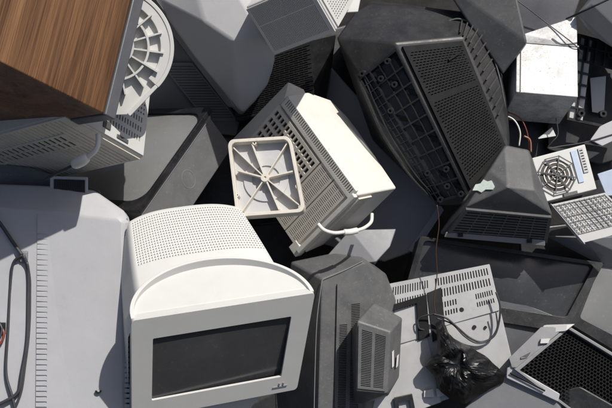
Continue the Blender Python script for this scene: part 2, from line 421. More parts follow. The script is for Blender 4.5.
t = thing('red_lead', 'short red and black lead at the left edge on the large light grey television', 'cable')
MB().tube([(-10, 350, 24), (0, 344, 22), (4, 334, 20), (1, 326, 18)], 1.2, 8).build('cord', m_red, t, smooth=True)
MB().tube([(-10, 346, 24), (-2, 340, 22), (2, 330, 20), (-1, 322, 18)], 1.1, 8).build('cord', m_cable_d, t, smooth=True)

ZO = 62; ZB = 54
# ================================================================ white monitor in front
fr, z = solve((131, 320, 62), (314, 292), (131.5, 422), (115, 272), -1)
print('white', z)
fr.B = P(131.5, 420, 62-ZB)-fr.O
fw = fr
t = thing('white_monitor', 'white monitor with a dark tilted screen and a rounded tray top, front and centre left', 'monitor')
def ell(r, n=40): return [(.5-.5*r*math.cos(math.pi*k/n), r*math.sin(math.pi*k/n)) for k in range(n+1)]
tp = Surf(fr.pt(0, 0, 0), fr.pt(1, 0, 0), fr.pt(1, 0, 1), fr.pt(0, 0, 1))
# body under the tray: half-ellipse block
b = MB()
ellb = [(u, max(v, .13)) for u, v in ell(1)]
pts = [fr.pt(u, .004+.052*v, v*.99) for u, v in ellb]+[fr.pt(.04+u*.82, .86, max(.13, v*.8)) for u, v in ellb]
b.hull(pts, ang=.5); b.hull([fr.pt(a, y, c) for a in (.01, .99) for y in (.012, .06) for c in (.01, .16)]); b.build('casing', m_white, t, bevel=.8)
# rim of the tray (curved wall) and front lip
b = MB(); n = 56; o_, i_ = ell(1, n), ell(.955, n)
vs = []
for (a, c), (a2, c2) in zip(o_, i_):
    for (x, y, zz) in ((a, .065, c), (a, -.012, c), (a2, -.012, c2), (a2, .065, c2)): vs.append(fr.pt(x, y, zz))
fs = []
for k in range(n):
    A, B = 4*k, 4*k+4
    for j in range(4): fs.append((A+j, B+j, B+(j+1) % 4, A+(j+1) % 4))
fs += [(0, 1, 2, 3), (4*n, 4*n+1, 4*n+2, 4*n+3)]
b.add(vs, fs); b.build('tray_rim', m_white, t, bevel=.5)
# bezel: slab with a screen opening
fq = Surf(fr.pt(0, 0, 0), fr.pt(1, 0, 0), fr.pt(.955, .975, 0), fr.pt(0, 1, 0))
b = MB()
def rr(u0, v0, u1, v1, ru, rv, k=6):
    o = []
    for cx, cy, a0 in ((u1-ru, v0+rv, -90), (u1-ru, v1-rv, 0), (u0+ru, v1-rv, 90), (u0+ru, v0+rv, 180)):
        for i in range(k+1):
            a = math.radians(a0+90*i/k); o.append((cx+ru*math.cos(a), cy+rv*math.sin(a)))
    return o
def frame_ring(b, sf, out, inn, n0, n1, inn_n=None):
    """picture-frame shape: outer outline to inner outline, front at n1, inner wall sloping to n0"""
    if len(out) != len(inn):
        us, ws = [p[0] for p in out], [p[1] for p in out]; out = rr(min(us), min(ws), max(us), max(ws), .006, .006, len(inn)//4-1)
    k = len(out); vs = [sf.p(*p, n0) for p in out]+[sf.p(*p, n1) for p in out]+[sf.p(*p, n1) for p in inn]+[sf.p(*p, inn_n if inn_n is not None else n0) for p in inn]
    fs = []
    for r in range(3):
        for i in range(k): fs.append((r*k+i, r*k+(i+1) % k, (r+1)*k+(i+1) % k, (r+1)*k+i))
    return b.add(vs, fs)
out = rr(0, -.012, 1, .985, .02, .04); inn = rr(.115, .19, .885, .81, .008, .012)
frame_ring(b, fq, out, inn, -10, 3.2, .8); b.build('bezel', m_white, t, bevel=1.2, seg=3)
b = MB(); g_ = Surf(fq.p(.09, .19, .6), fq.p(.91, .19, .6), fq.p(.91, .83, -4), fq.p(.09, .84, .6), bulge=1.6)
N = 14
for j in range(N+1):
    for i in range(N+1): b.v.append(g_.p(i/N, j/N))
for j in range(N):
    for i in range(N): b.f.append([j*(N+1)+i, j*(N+1)+i+1, (j+1)*(N+1)+i+1, (j+1)*(N+1)+i]); b.m.append(0)
b.build('screen', m_crt, t, smooth=True)
b = MB(); b.prism(fq, [(.875, .875), (.882, .875), (.882, .905), (.875, .905)], 3, 4.2); b.prism(fq, [(.90, .875), (.907, .875), (.907, .905), (.90, .905)], 3, 4.2); b.prism(fq, [(.84, .91), (.93, .91), (.93, .92), (.84, .92)], 3, 3.9)
b.build('button', m_grey, t)
b = MB(); b.hull([fr.pt(.3, .985, .02), fr.pt(.75, .985, .02), fr.pt(.7, 1.2, .1), fr.pt(.35, 1.2, .1), fr.pt(.3, .985, .3), fr.pt(.75, .985, .3), fr.pt(.7, 1.2, .4), fr.pt(.35, 1.2, .4)]); b.build('stand', m_white, t, bevel=2)
# rounded perforated hood behind
class Hood(Surf):
    def __init__(s): s.n = None; s.t = True
    def raw(s, u, v):
        # v: 0 under the tray .. 1 over the rear edge and down; u: across
        c = .55+2.05*min(v, 1)
        half = .47-.10*v**1.3
        x = .5+.01*v+(u*2-1)*half
        e = abs(u*2-1)
        y = .09+.05*e**3+.30*max(0, e-.86)/.14*1.0
        c = c-.22*e**3*v
        if v > .93: y += .9*((v-.93)/.07)**1.5*.35
        return fw.pt(x, y, c)
    def p(s, u, v, n=0.0):
        e = .004; a = s.raw(u, v)
        du = s.raw(min(1, u+e), v)-s.raw(max(0, u-e), v); dv = s.raw(u, min(1, v+e))-s.raw(u, max(0, v-e))
        nn = du.cross(dv).normalized()
        if nn.dot(CAM-a) < 0: nn = -nn
        return a+nn*n*K
hd = Hood()
b = MB(); 
U = 46; Vn = 40
def vid(i, j, k): return (i*(Vn*2)+j)*2+k
for (layer) in (0,):
    nu, nv = 54, 36
    idx = {}
    def gv(u, v, n):
        k = (round(u, 4), round(v, 4), n)
        if k not in idx: idx[k] = len(b.v); b.v.append(hd.p(u, v, n))
        return idx[k]
    for i in range(nu):
        for j in range(nv):
            u0, u1, v0, v1 = i/nu, (i+1)/nu, j/nv, (j+1)/nv
            um, vm = (u0+u1)/2, (v0+v1)/2
            if .10 < um < .93 and .40 < vm < .90:
                # square ring, eight-sided hole
                du, dv = (u1-u0)*.19, (v1-v0)*.20
                sq = [(u0, v0), (um, v0), (u1, v0), (u1, vm), (u1, v1), (um, v1), (u0, v1), (u0, vm)]
                oc = [(um+du*math.cos(math.radians(a)), vm+dv*math.sin(math.radians(a))) for a in (-135, -90, -45, 0, 45, 90, 135, 180)]
                S = [gv(*p, 0) for p in sq]; O = [gv(*p, 0) for p in oc]; I = [gv(*p, -2.2) for p in oc]
                for k in range(8):
                    q = (k+1) % 8
                    b.f.append([S[k], S[q], O[q], O[k]]); b.m.append(0); b.f.append([O[k], O[q], I[q], I[k]]); b.m.append(2)
                b.f.append(I); b.m.append(1)
            else:
                um_ = [gv(u0, v0, 0)]
                nbu = lambda a, c: .10 < a < .93 and .40 < c < .90
                loop = [(u0, v0)]
                if nbu(um, vm-1/nv): loop.append((um, v0))
                loop.append((u1, v0))
                if nbu(um+1/nu, vm): loop.append((u1, vm))
                loop.append((u1, v1))
                if nbu(um, vm+1/nv): loop.append((um, v1))
                loop.append((u0, v1))
                if nbu(um-1/nu, vm): loop.append((u0, vm))
                b.f.append([gv(*p, 0) for p in loop]); b.m.append(0)
# sides down to the body
for uu in (0.0, 1.0):
    for j in range(nv):
        v0, v1 = j/nv, (j+1)/nv
        k0 = len(b.v); A0, A1 = hd.p(uu, v0), hd.p(uu, v1); dn = fw.B*.5
        b.add([A0, A1, A1+dn, A0+dn], [(0, 1, 2, 3)])
for i in range(nu):
    A0, A1 = hd.p(i/nu, 1.0), hd.p((i+1)/nu, 1.0); b.add([A0, A1, A1+fw.B*.4, A0+fw.B*.4], [(0, 1, 2, 3)])
ho = b.build('hood', [m_white, m_tv, m_white], t, smooth=True, recalc=True)
ho.data.polygons.foreach_set('use_smooth', [p.material_index == 0 for p in ho.data.polygons])
ZO = 0
def slab(sf, n0, n1, uv=((0, 0), (1, 0), (1, 1), (0, 1)), mb=None):
    b = mb or MB(); return b.prism(sf, list(uv), n0, n1)
def bosses(name, mat, parent, sf, spots, r=2.6, n0=-6, n1=2.2):
    for u, v in spots: MB().ring(sf, u, v, r*.45, r, n0, n1, 16).build(name, mat, parent)

# ================================================================ dark television with grey screen, centre left
t = thing('black_framed_television', 'television with a grey glass screen and black frame, circular scuff on its dark side', 'television')
fr, z = solve((207, 110, -54), (144, 199), (234, 148), (122, 112), 1)
print('grey screen tv', z)
b = MB().box(fr, 0, 1.1, .10, 1, .02, 1.15); b.build('casing', m_tv, t, bevel=1.6)
b = MB(); fs_ = fr.quad((-.02, -.02, -.03), (1.12, -.02, -.03), (1.12, -.02, 1.2), (-.02, -.02, 1.2))
frame_ring(b, fs_, [(0, 0), (1, 0), (1, 1), (0, 1)], rr(.05, .02, .93, .95, .12, .12, 5), -5, .5, -3); b.build('front_frame', m_black, t, bevel=1)
b = MB(); g_ = Surf(fs_.p(.04, .01, -3), fs_.p(.95, .01, -3), fs_.p(.95, .97, -3), fs_.p(.04, .97, -3), bulge=12); N = 14
for j in range(N+1):
    for i in range(N+1): b.v.append(g_.p(i/N, j/N))
for j in range(N):
    for i in range(N): b.f.append([j*(N+1)+i, j*(N+1)+i+1, (j+1)*(N+1)+i+1, (j+1)*(N+1)+i]); b.m.append(0)
b.build('screen', m_crtg, t, smooth=True)
sd_ = fr.quad((0, .1, 0.02), (1.1, .1, .02), (1.1, 1, .02), (0, 1, .02))
slab(sd_, -.2, 1.0, [(.0, .0), (1, .0), (1, .10), (0, .10)]).build('edge_trim', m_grey, t, bevel=.4)
b = MB(); b.ring(sd_, .50, .52, 8.2, 8.8, -.1, .25, 40, sy=1.25); b.build('scuff_ring', m_grey, t)

ZO = -40
# ================================================================ beige monitor, centre
fr, z = solve((359, 195, 45), (287, 95), (397, 188), (300, 254), -1)
print('beige centre', z)
t = thing('cream_monitor', 'cream white monitor in the middle of the heap, sunlit top and slotted back', 'monitor')
b = MB()
b.hull([fr.pt(0, 0, 0), fr.pt(0, 1, 0), fr.pt(0, 1, .75), fr.pt(0, .12, 1), fr.pt(0, 0, 1), fr.pt(1.0, .02, 0), fr.pt(1.03, .55, 0), fr.pt(.95, 1.03, 0.02), fr.pt(.8, 1.12, 0.02), fr.pt(.57, 1.14, .02), fr.pt(1.0, 0, 1), fr.pt(1.0, .8, .9), fr.pt(.5, .9, .9)])
b.build('casing', m_cream, t, bevel=2.2, seg=3)
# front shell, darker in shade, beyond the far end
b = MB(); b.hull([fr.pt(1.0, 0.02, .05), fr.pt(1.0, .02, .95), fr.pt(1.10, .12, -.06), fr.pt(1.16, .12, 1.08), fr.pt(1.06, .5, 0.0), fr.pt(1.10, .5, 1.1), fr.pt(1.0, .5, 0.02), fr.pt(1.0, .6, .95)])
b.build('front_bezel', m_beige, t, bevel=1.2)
sv = fr.quad((0, 0, 0), (1, 0, 0), (1, 0, 1), (0, 0, 1))   # u up-left along the ridge, v down-left
b = MB()
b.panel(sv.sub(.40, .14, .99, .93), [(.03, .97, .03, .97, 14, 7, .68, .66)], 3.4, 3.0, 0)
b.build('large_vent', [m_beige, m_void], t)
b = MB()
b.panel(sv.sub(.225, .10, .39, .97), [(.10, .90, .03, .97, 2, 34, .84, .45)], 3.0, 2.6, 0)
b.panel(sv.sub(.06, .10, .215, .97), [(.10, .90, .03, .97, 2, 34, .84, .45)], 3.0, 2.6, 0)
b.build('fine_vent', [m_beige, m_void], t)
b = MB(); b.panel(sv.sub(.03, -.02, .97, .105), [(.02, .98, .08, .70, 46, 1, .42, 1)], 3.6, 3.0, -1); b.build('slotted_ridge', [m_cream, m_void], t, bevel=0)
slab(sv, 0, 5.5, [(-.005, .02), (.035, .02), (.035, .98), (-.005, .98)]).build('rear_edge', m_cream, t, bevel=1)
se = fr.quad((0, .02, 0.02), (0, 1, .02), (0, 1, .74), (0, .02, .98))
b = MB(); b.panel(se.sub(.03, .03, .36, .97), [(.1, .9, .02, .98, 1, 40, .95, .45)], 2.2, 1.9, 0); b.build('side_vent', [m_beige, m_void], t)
b = MB(); b.hull([fr.pt(.0, -.05, .92), fr.pt(.1, -.05, .92), fr.pt(.1, -.05, 1.05), fr.pt(0, -.05, 1.05), fr.pt(.0, .1, .92), fr.pt(.1, .1, .92), fr.pt(.1, .1, 1.05), fr.pt(0, .1, 1.05)]); b.build('foot', m_cream, t, bevel=1)
slab(sv, .2, 3.6, [(.0, .60), (.032, .60), (.032, .88), (0, .88)]).build('slot', m_dgrey, t)
t = thing('white_cable', 'short white cord with a sleeve, curving below the cream monitor', 'cable')
MB().tube([(318, 224, 60), (324, 230, 62), (334, 233, 60), (345, 232, 56)], 1.9, 10).build('cord', m_cable_w, t, smooth=True)
MB().tube([(344, 232.3, 56), (350, 232, 54), (357, 230.5, 50)], 3.1, 12).build('sleeve', m_cable_w, t, smooth=True)
MB().tube([(355, 231, 52), (364, 228, 44), (371, 222, 36), (372, 214, 28)], 1.8, 10).build('cord', m_cable_w, t, smooth=True)

# ================================================================ ribbed square base resting on it
t = thing('square_swivel_base', 'square grey white swivel base upside down with radial ribs, leaning on the cream monitor', 'monitor base')
sf = Surf((228, 141, 52), (291, 137, 58), (306, 213, 76), (237, 218, 70))
b = MB(); b.prism(sf, rr(.02, .02, .98, .98, .08, .08), -9, -5); b.ring(sf, .5, .52, 14, 22, -5, -3.5, 40); b.build('dish', m_mgrey, t)  # dish coloured greyer than the rim to carry its partial shade
b = MB(); frame_ring(b, sf, rr(0, 0, 1, 1, .1, .1), rr(.05, .045, .95, .955, .08, .08), -10, 5, -9); b.build('rim', m_beige, t, bevel=.7)
for k, (u, v) in enumerate([(.10, .40), (.38, .07), (.93, .46), (.63, .94), (.08, .10), (.93, .90), (.10, .92), (.93, .08)]):
    MB().bar(sf.p(.5, .52, -3), sf.p(u, v, -3), 1.5 if k < 4 else 1.1, 12, sf.n).build('rib', m_beige, t)
b = MB(); b.ring(sf, .5, .52, 1.2, 4.2, -9, 4, 24); b.build('hub', m_beige, t, bevel=.4)
bosses('foot', m_beige, t, sf, [(.42, .06), (.05, .72), (.955, .66), (.94, .93)], 2.0, -6, 3.8)

ZO = -25
# ================================================================ big smooth grey monitor on top
t = thing('grey_curved_monitor', 'big smooth grey monitor shell with a curved shadow across it, top left of centre', 'monitor')
b = MB()
b.hull([(150, -6, -8), (196, -8, 15), (238, -6, 18), (262, 36, 8), (232, 40, 12), (205, 22, 13), (275, 55, -6), (268, 84, -36), (256, 100, -48), (244, 112, -58), (237, 108, -54), (236, 84, -26), (190, 50, -16), (150, -6, -120), (240, 118, -120), (275, 60, -120), (200, -60, -60), (120, -60, -20), (236, -60, 0)], ang=.5)
b.build('casing', m_mgrey, t, bevel=9, seg=5)
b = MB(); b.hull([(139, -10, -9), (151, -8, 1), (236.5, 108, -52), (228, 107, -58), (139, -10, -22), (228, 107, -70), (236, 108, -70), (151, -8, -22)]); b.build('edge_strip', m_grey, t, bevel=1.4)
ZO = 4
# ================================================================ white vented monitor at the top
fr, z = solve((337, 30, 38), (275, 54), (318, -3), (357, -5), -1)
print('top vented', z)
fr, z = solve((337, 30, 38), (275, 54), (318, -3), (357, -5), -1)
t = thing('white_vented_monitor', 'white monitor at the top edge, fine slots on its shaded side, bright end', 'monitor')
MB().box(fr, 0, 1.0, 0, 1.5, 0, .8).build('casing', m_white, t, bevel=1.5)
s1 = fr.quad((.02, .0, 0), (1, .0, 0), (1, 1.45, 0), (.02, 1.45, 0))
b = MB(); b.panel(s1, [(.06, .96, .07, .60, 40, 24, .55, .6), (.06, .96, .62, .98, 40, 16, .55, .6)], 1.8, 1.5, 0); b.build('slotted_side', [m_white, m_void], t)
s2 = fr.quad((0, .05, .04), (0, 1.45, .04), (0, 1.45, .78), (0, .05, .78))
b = MB(); b.panel(s2, [(.08, .92, .08, .92, 16, 10, .45, .6)], 1.6, 1.3, 0); b.build('slotted_end', [m_white, m_grey], t)
t, h = shell('small_white_box', 'bright white perforated edge of a casing behind the white vented monitor', 'casing part',
    [(344, -8, -8), (362, -8, -14), (358, 12, -10), (341, 13, -6), (344, -8, -30), (362, -8, -40), (358, 12, -30), (341, 13, -30)], m_white, bevel=1)

ZO = -25
# ================================================================ dark finely vented casing below the smooth one
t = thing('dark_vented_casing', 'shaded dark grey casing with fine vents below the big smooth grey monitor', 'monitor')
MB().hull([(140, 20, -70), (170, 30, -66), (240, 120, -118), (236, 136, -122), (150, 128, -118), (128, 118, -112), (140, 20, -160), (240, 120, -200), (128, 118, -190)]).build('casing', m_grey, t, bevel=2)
sf = Surf((160, 62, -77), (192, 62, -82), (238, 120, -116), (206, 120, -110))
b = MB(); b.panel(sf, [(.05, .95, .04, .96, 22, 20, .5, .5)], 3, 1.4, -6); b.build('vent', [m_grey, m_void], t)

# ================================================================ black louvred casing
t = thing('black_louvred_casing', 'black casing with rows of close louvres behind the top of the cream monitor', 'television')
MB().hull([(228, 70, -76), (262, 52, -66), (311, 40, -62), (336, 34, -78), (326, 98, -112), (314, 104, -96), (236, 122, -100), (240, 80, -160), (330, 50, -170), (326, 110, -170), (236, 122, -170)], ang=2).build('casing', m_char, t, bevel=1.5)
sf = Surf((245, 62, -66), (310, 41, -58.5), (315, 102, -92), (238, 118, -96))
b = MB(); b.panel(sf, [(.02, .98, .03, .97, 7, 26, .9, .5, 1)], 4, 2.6, -8); b.build('louvres', [m_char, m_void], t)

ZO = -88
# ================================================================ large black television back
t = thing('large_black_television', 'large black television lying face down, underside lattice and slotted back, top centre', 'television')
A_, B_, C_, D_ = (337, 38, 20), (355, 12, 2), (369, 4, -6), (450, 10, -6)
G0, G1, G2, G3 = (358, 74, 34), (395, 43, 52), (466, 206, 46), (438, 206, 30)
H1, H2, H3 = (463, 37, 36), (510, 148, 34), (490, 172, 38)
b = MB(); b.hull([A_, B_, C_, D_, G0, G1, G2, G3, (384, 138, 34), (412, 178, 32), H1, H2, H3, (484, 32, 16), (500, 70, 18), (507, 102, 18), (470, 16, 8),
        (340, 40, -110), (370, 0, -110), (480, 14, -110), (510, 110, -110), (500, 170, -90), (440, 205, -70), (372, 140, -60)], ang=3)
b.build('casing', m_char, t, bevel=2.4, seg=3)
gs = Surf(G0, G1, (469, 196, 47), (437, 204, 31))
b = MB()
# underside lattice: thick deep ribs
b.panel(gs.sub(.0, .03, 1, .985, 0), [(.02, .26, .01, .99, 2, 17, .86, .88), (.28, .98, .01, .99, 3, 9, .93, .90)], 6, 5.4, -5)
b.build('underside_lattice', [m_black, m_void], t)
for i in range(9):
    v = .06+i*.105; MB().bar(gs.p(.28+.24*(i % 3), v, 2.2), gs.p(.28+.24*(i % 3)+.2, v+.05, 2.2), 5, 2.5, gs.n).build('moulded_step', m_soot, t)
bosses('screw_boss', m_char, t, gs, [(.12, .02), (.72, .06), (.42, .12), (.62, .20), (.25, .32), (.28, .78), (.80, .80), (.60, .90), (.22, .97), (.86, .97)], 3.2, 0, 8)
# outer curved rim rib of the lattice
b = MB(); b.tube([(358, 76, 38), (369, 104, 38), (385, 138, 38), (411, 177, 36), (438, 204, 34)], 1.3, 6); b.tube([(363, 74, 40), (376, 106, 40), (394, 142, 40), (418, 178, 38), (441, 201, 36)], .8, 6); b.build('rim_rib', m_char, t)
vs_ = Surf((399, 44, 51), (462, 39, 36.5), (507, 150, 34.5), (470, 193, 45))
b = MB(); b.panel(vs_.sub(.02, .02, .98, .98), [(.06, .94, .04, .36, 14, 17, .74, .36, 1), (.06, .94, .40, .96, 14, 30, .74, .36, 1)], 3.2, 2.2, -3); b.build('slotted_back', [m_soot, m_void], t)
b = MB(); b.bar(vs_.p(.62, .16, 4), vs_.p(.84, .12, 4), 2.4, 2.4, vs_.n); b.build('moulded_bar', m_soot, t, bevel=.4)
# curved grille hoop on the right
b = MB(); hp = [(448, 21, 15), (460, 19, 17), (476, 26, 19), (489, 46, 21), (498, 72, 22), (504, 100, 22), (507, 124, 24)]
b.tube(hp, 1.1, 8); b.build('grille_hoop', m_dgrey, t, smooth=True)
c1 = catmull([(460, 22, 15), (476, 30, 18), (487, 52, 20), (495, 78, 21), (501, 106, 22)], 6); c2 = catmull([(458, 34, 30), (468, 44, 33), (478, 64, 33), (487, 90, 33), (496, 116, 33)], 6)
b = MB()
for i in range(0, len(c1), 2): MB().bar(c1[i]+vs_.n*5*K, c2[i]+vs_.n*5*K, 1.5, 2, vs_.n).build('grille_bar', m_char, t)

ZO = -84
# ================================================================ blue grey flat monitor front under the black television
t = thing('flat_television', 'smooth dark blue grey television panel sloping between the cream monitor and black television', 'television')
MB().hull([(325, 60, -80), (352, 90, -66), (446, 196, -42), (441, 208, -40), (412, 252, -36), (384, 262, -40), (310, 240, -60), (325, 60, -130), (446, 196, -100), (384, 262, -100), (310, 240, -110)]).build('casing', m_slate, t, bevel=2)
b = MB(); b.hull([(440, 204, -40), (444, 210, -38), (415, 254, -30), (408, 250, -30), (440, 204, -60), (444, 210, -60), (415, 254, -50), (408, 250, -50)]); b.build('pale_edge', m_lilac, t, bevel=.8)
ZO = -45
t, h = shell('grey_wedge', 'light grey plastic wedge shape lying below the cord of the cream monitor', 'casing part',
    [(350, 230, 4), (396, 229, -6), (390, 247, 2), (376, 262, 8), (318, 266, 4), (350, 232, -40), (396, 230, -40), (372, 268, -30), (318, 266, -30)], m_grey, bevel=1)

ZO = -86
# ================================================================ dark casing at the top right
t = thing('dark_grey_casing', 'smooth dark grey casing leaning above the chipped white box at the top', 'television')
MB().hull([(440, -20, 18), (513, -20, 34), (527, 42, 38), (503, 74, 22), (497, 66, 12), (486, 30, 6), (440, -20, -60), (513, -20, -50), (527, 44, 10), (503, 76, -30)], ang=2).build('casing', m_dgrey, t, bevel=2.2, seg=3)
b = MB(); b.hull([(487, 33, 14), (492, 31, 16), (494, 36, 18), (489, 39, 16), (487, 33, 20), (492, 31, 22), (494, 36, 24), (489, 39, 22)]); b.build('clip', m_grey, t, bevel=.4)
t, h = shell('charcoal_plastic_shell', 'charcoal shell piece at the top edge, right of the smooth dark grey casing', 'casing part',
    [(505, -15, 0), (585, -15, 6), (572, 22, 10), (520, 36, 0), (508, 20, -4), (505, -15, -40), (585, -15, -40), (572, 22, -20), (520, 36, -20)], m_navy, bevel=2)

# ================================================================ chipped white box
fr, z = solve((578, 97, 34), (577.5, 47), (516, 92), (560, 123), -1)
print('white bin', z)
t = thing('chipped_white_box', 'white metal box with chipped, flecked paint in full sun at the top right', 'appliance')
b = MB(); top = [P(577, 16, 8), P(523, 34, 14)]
b.box(fr, 0, 1, 0, 1, 0, 1.05); b.hull([fr.pt(1.02, 0, 0), fr.pt(1.02, 1, 0), fr.pt(1.02, 0, .9), fr.pt(1.02, 1, .9), top[0], top[1], top[0]-(fr.A)*.1+fr.C*.4, top[1]-(fr.A)*.1+fr.C*.4])
b.build('body', m_paint, t, bevel=.9)
b = MB(); b.bar(fr.pt(1.01, -.02, 0), fr.pt(1.01, 1.02, 0), 1.6, 1.6, fr.A); b.build('seam', m_grey, t)
b = MB(); b.bar(fr.pt(.02, .93, -.01), fr.pt(.98, .93, -.01), .7, 1.2, fr.C); b.build('fold', m_grey, t)
t = thing('thin_black_wire', 'thin black wire drawn across the top of the chipped white box', 'cable')
b = MB().tube([(500, -10, 16), (522, 4, 14), (548, 24, 12), (575, 45, 19), (582, 54, 6)], .6, 6); b.build('cord', m_cable_d, t, smooth=True)
t = thing('black_rod', 'straight thin black rod lying over the grey curved set at the top right corner', 'rod')
MB().tube([(566, 19, 30), (590, 8, 44), (620, -6, 50)], 1.0, 8).build('bar', m_black, t, smooth=True)
# wires by the wedge
t = thing('loose_wire_bunch', 'bunch of white, red and copper wires beside the chipped white box', 'cable')
MB().tube([(502, 114, 10), (514, 120, 14), (520, 132, 14), (519, 146, 12)], .9, 8).build('wire', m_cable_w, t, smooth=True, label='white wire')
MB().tube([(508, 112, 6), (520, 118, 8), (527, 132, 10), (529, 150, 8)], .7, 8).build('wire', m_red, t, smooth=True, label='red wire')
MB().tube([(524, 136, 12), (530, 140, 12), (531, 152, 10)], 1.0, 8).build('wire', m_orange, t, smooth=True, label='copper wire')
t = thing('curled_black_wire', 'curled black wire in front of the white patches below the chipped white box', 'cable')
MB().tube([(556, 118, 12), (558, 134, 14), (552, 142, 14), (548, 148, 10), (562, 146, 6), (586, 142, 4), (620, 132, 4)], .6, 6).build('cord', m_cable_d, t, smooth=True)

# ================================================================ top right corner
t = thing('grey_curved_television', 'grey rounded television shell filling the top right corner', 'television')
MB().hull([(577, 14, 20), (592, 4, 30), (612, -20, 40), (660, -20, 40), (660, 70, 20), (612, 47, 16), (594, 36, 14), (584, 26, 14), (577, 14, -20), (612, 47, -30), (660, 70, -20), (612, -30, -20)], ang=1).build('casing', m_grey, t, bevel=2, seg=3)
t = thing('black_lattice_base', 'black lattice television base standing on edge at the right with white casing showing through', 'television')
sf = Surf((577, 34, -30), (630, 48, -34), (622, 132, -30), (566, 120, -30))
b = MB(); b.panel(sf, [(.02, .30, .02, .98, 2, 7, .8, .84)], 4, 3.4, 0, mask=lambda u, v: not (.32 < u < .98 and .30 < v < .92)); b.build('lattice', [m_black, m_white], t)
b = MB()
for k in range(6): MB().bar(sf.p(.03+.16*k, .02, 6), sf.p(.03+.16*k, .30, 6), 1.6, 6, sf.n).build('rib', m_black, t)
b.bar(sf.p(0, .14, 6), sf.p(1, .14, 6), 1.6, 6, sf.n); b.build('rib', m_black, t)
bosses('screw_boss', m_black, t, sf, [(.62, .16), (.60, .85), (.22, .9)], 4, 0, 8)
t, h = shell('black_television_shell', 'black television shell behind the lattice base at the right edge', 'television',
    [(545, 40, -60), (650, 40, -60), (650, 150, -50), (600, 165, -45), (548, 150, -50), (545, 40, -120), (650, 40, -120), (650, 150, -120), (548, 150, -120)], m_char, bevel=2)
t, h = shell('white_panel_scrap', 'white sunlit scrap of casing inside the black lattice base', 'casing part',
    [(590, 78, -44), (606, 76, -44), (604, 114, -42), (592, 112, -42), (590, 78, -52), (606, 76, -52), (604, 114, -50), (592, 112, -50)], m_white, bevel=.6)
t, h = shell('white_corner_scrap', 'small white triangle of casing beside the curled black wire', 'casing part',
    [(538, 138, 0), (552, 127, 0), (556, 136, 2), (538, 139, 2), (538, 138, -12), (552, 127, -12), (556, 136, -10)], m_white, bevel=.5)
t, h = shell('white_edge_scrap', 'white sliver of casing at the right edge above the pale blue panel', 'casing part',
    [(590, 140, 2), (600, 126, 0), (640, 108, 0), (640, 128, 2), (602, 146, 4), (590, 140, -10), (640, 108, -10), (602, 146, -10)], m_lilac, bevel=.8)
t, h = shell('pale_blue_panel', 'pale blue plastic panel at the right edge beside the small white heater', 'casing part',
    [(597, 174, 0), (640, 160, 0), (640, 195, 4), (606, 196, 4), (597, 174, -12), (640, 160, -12), (640, 195, -10), (606, 196, -10)], m_blue, bevel=1)

ZO = -62
# ================================================================ dark wedge television back
t = thing('wedge_television', 'dark grey television with a wedge shaped back, torn pale label and louvres', 'television')
T = {'a': (505, 145, 26), 'b': (529, 150, 22), 'c': (508, 187, 58), 'd': (535, 190, 50), 'e': (552, 214, 43), 'f': (467, 206, 43), 'g': (489, 170, 40)}
b = MB(); b.hull(list(T.values())+[(440, 234, 12), (547, 244, 12), (552, 214, -30), (440, 232, -30), (489, 160, -30), (529, 150, -30)], ang=4); b.build('casing', m_dgrey, t, bevel=1.8, seg=3)
sf = Surf((466, 208, 42), (551, 216, 42), (547, 241, 15), (445, 234, 15))
b = MB(); b.panel(sf, [(.03, .97, .05, .93, 6, 9, .93, .55)], 2.6, 2.2, -2); b.build('louvres', [m_dgrey, m_void], t)
b = MB(); b.hull([(446, 232, 14), (545, 240, 14), (545, 246, 12), (444, 237, 12), (446, 232, 20), (545, 240, 20), (545, 246, 18), (444, 237, 18)]); b.build('lower_ledge', m_grey, t, bevel=.7)
lf = Surf((478, 183, 43), (491, 179, 47), (494, 190, 50), (474, 193, 42))
for q in range(4): pass
ls = Surf(T['g'], T['c'], T['c'], T['f'])
a_, c_, f_ = P(*T['g']), P(*T['c']), P(*T['f'])
ln = (c_-a_).cross(f_-a_).normalized(); ln = ln if ln.dot(CAM-a_) > 0 else -ln
def onp(x, y):   # point of the wedge's left face seen at (x, y)
    d = (P(x, y, 0)-CAM).normalized(); return CAM+d*((a_-CAM).dot(ln)/d.dot(ln))
pl = [(473, 191), (476, 185), (481, 184), (484, 180), (488, 182), (492, 181), (495, 187), (493, 190), (486, 190), (482, 193), (478, 191)]
b = MB(); k = len(pl); vv = [onp(*p)+ln*.3*K for p in pl]+[onp(*p)+ln*1.6*K for p in pl]
b.add(vv, [list(range(k, 2*k))]+[(i, (i+1) % k, k+(i+1) % k, k+i) for i in range(k)]); b.build('torn_label', m_label, t)
b = MB(); b.hull([(458, 233, 19), (463, 233, 19), (463, 237, 18), (458, 237, 18), (458, 233, 21.5), (463, 233, 21.5), (463, 237, 20.5), (458, 237, 20.5)]); b.build('latch_hole', m_void, t)
b = MB(); b.hull([(527, 239, 19), (532, 239, 19), (532, 243, 18), (527, 243, 18), (527, 239, 21.5), (532, 239, 21.5), (532, 243, 20.5), (527, 243, 20.5)]); b.build('latch_hole', m_void, t)

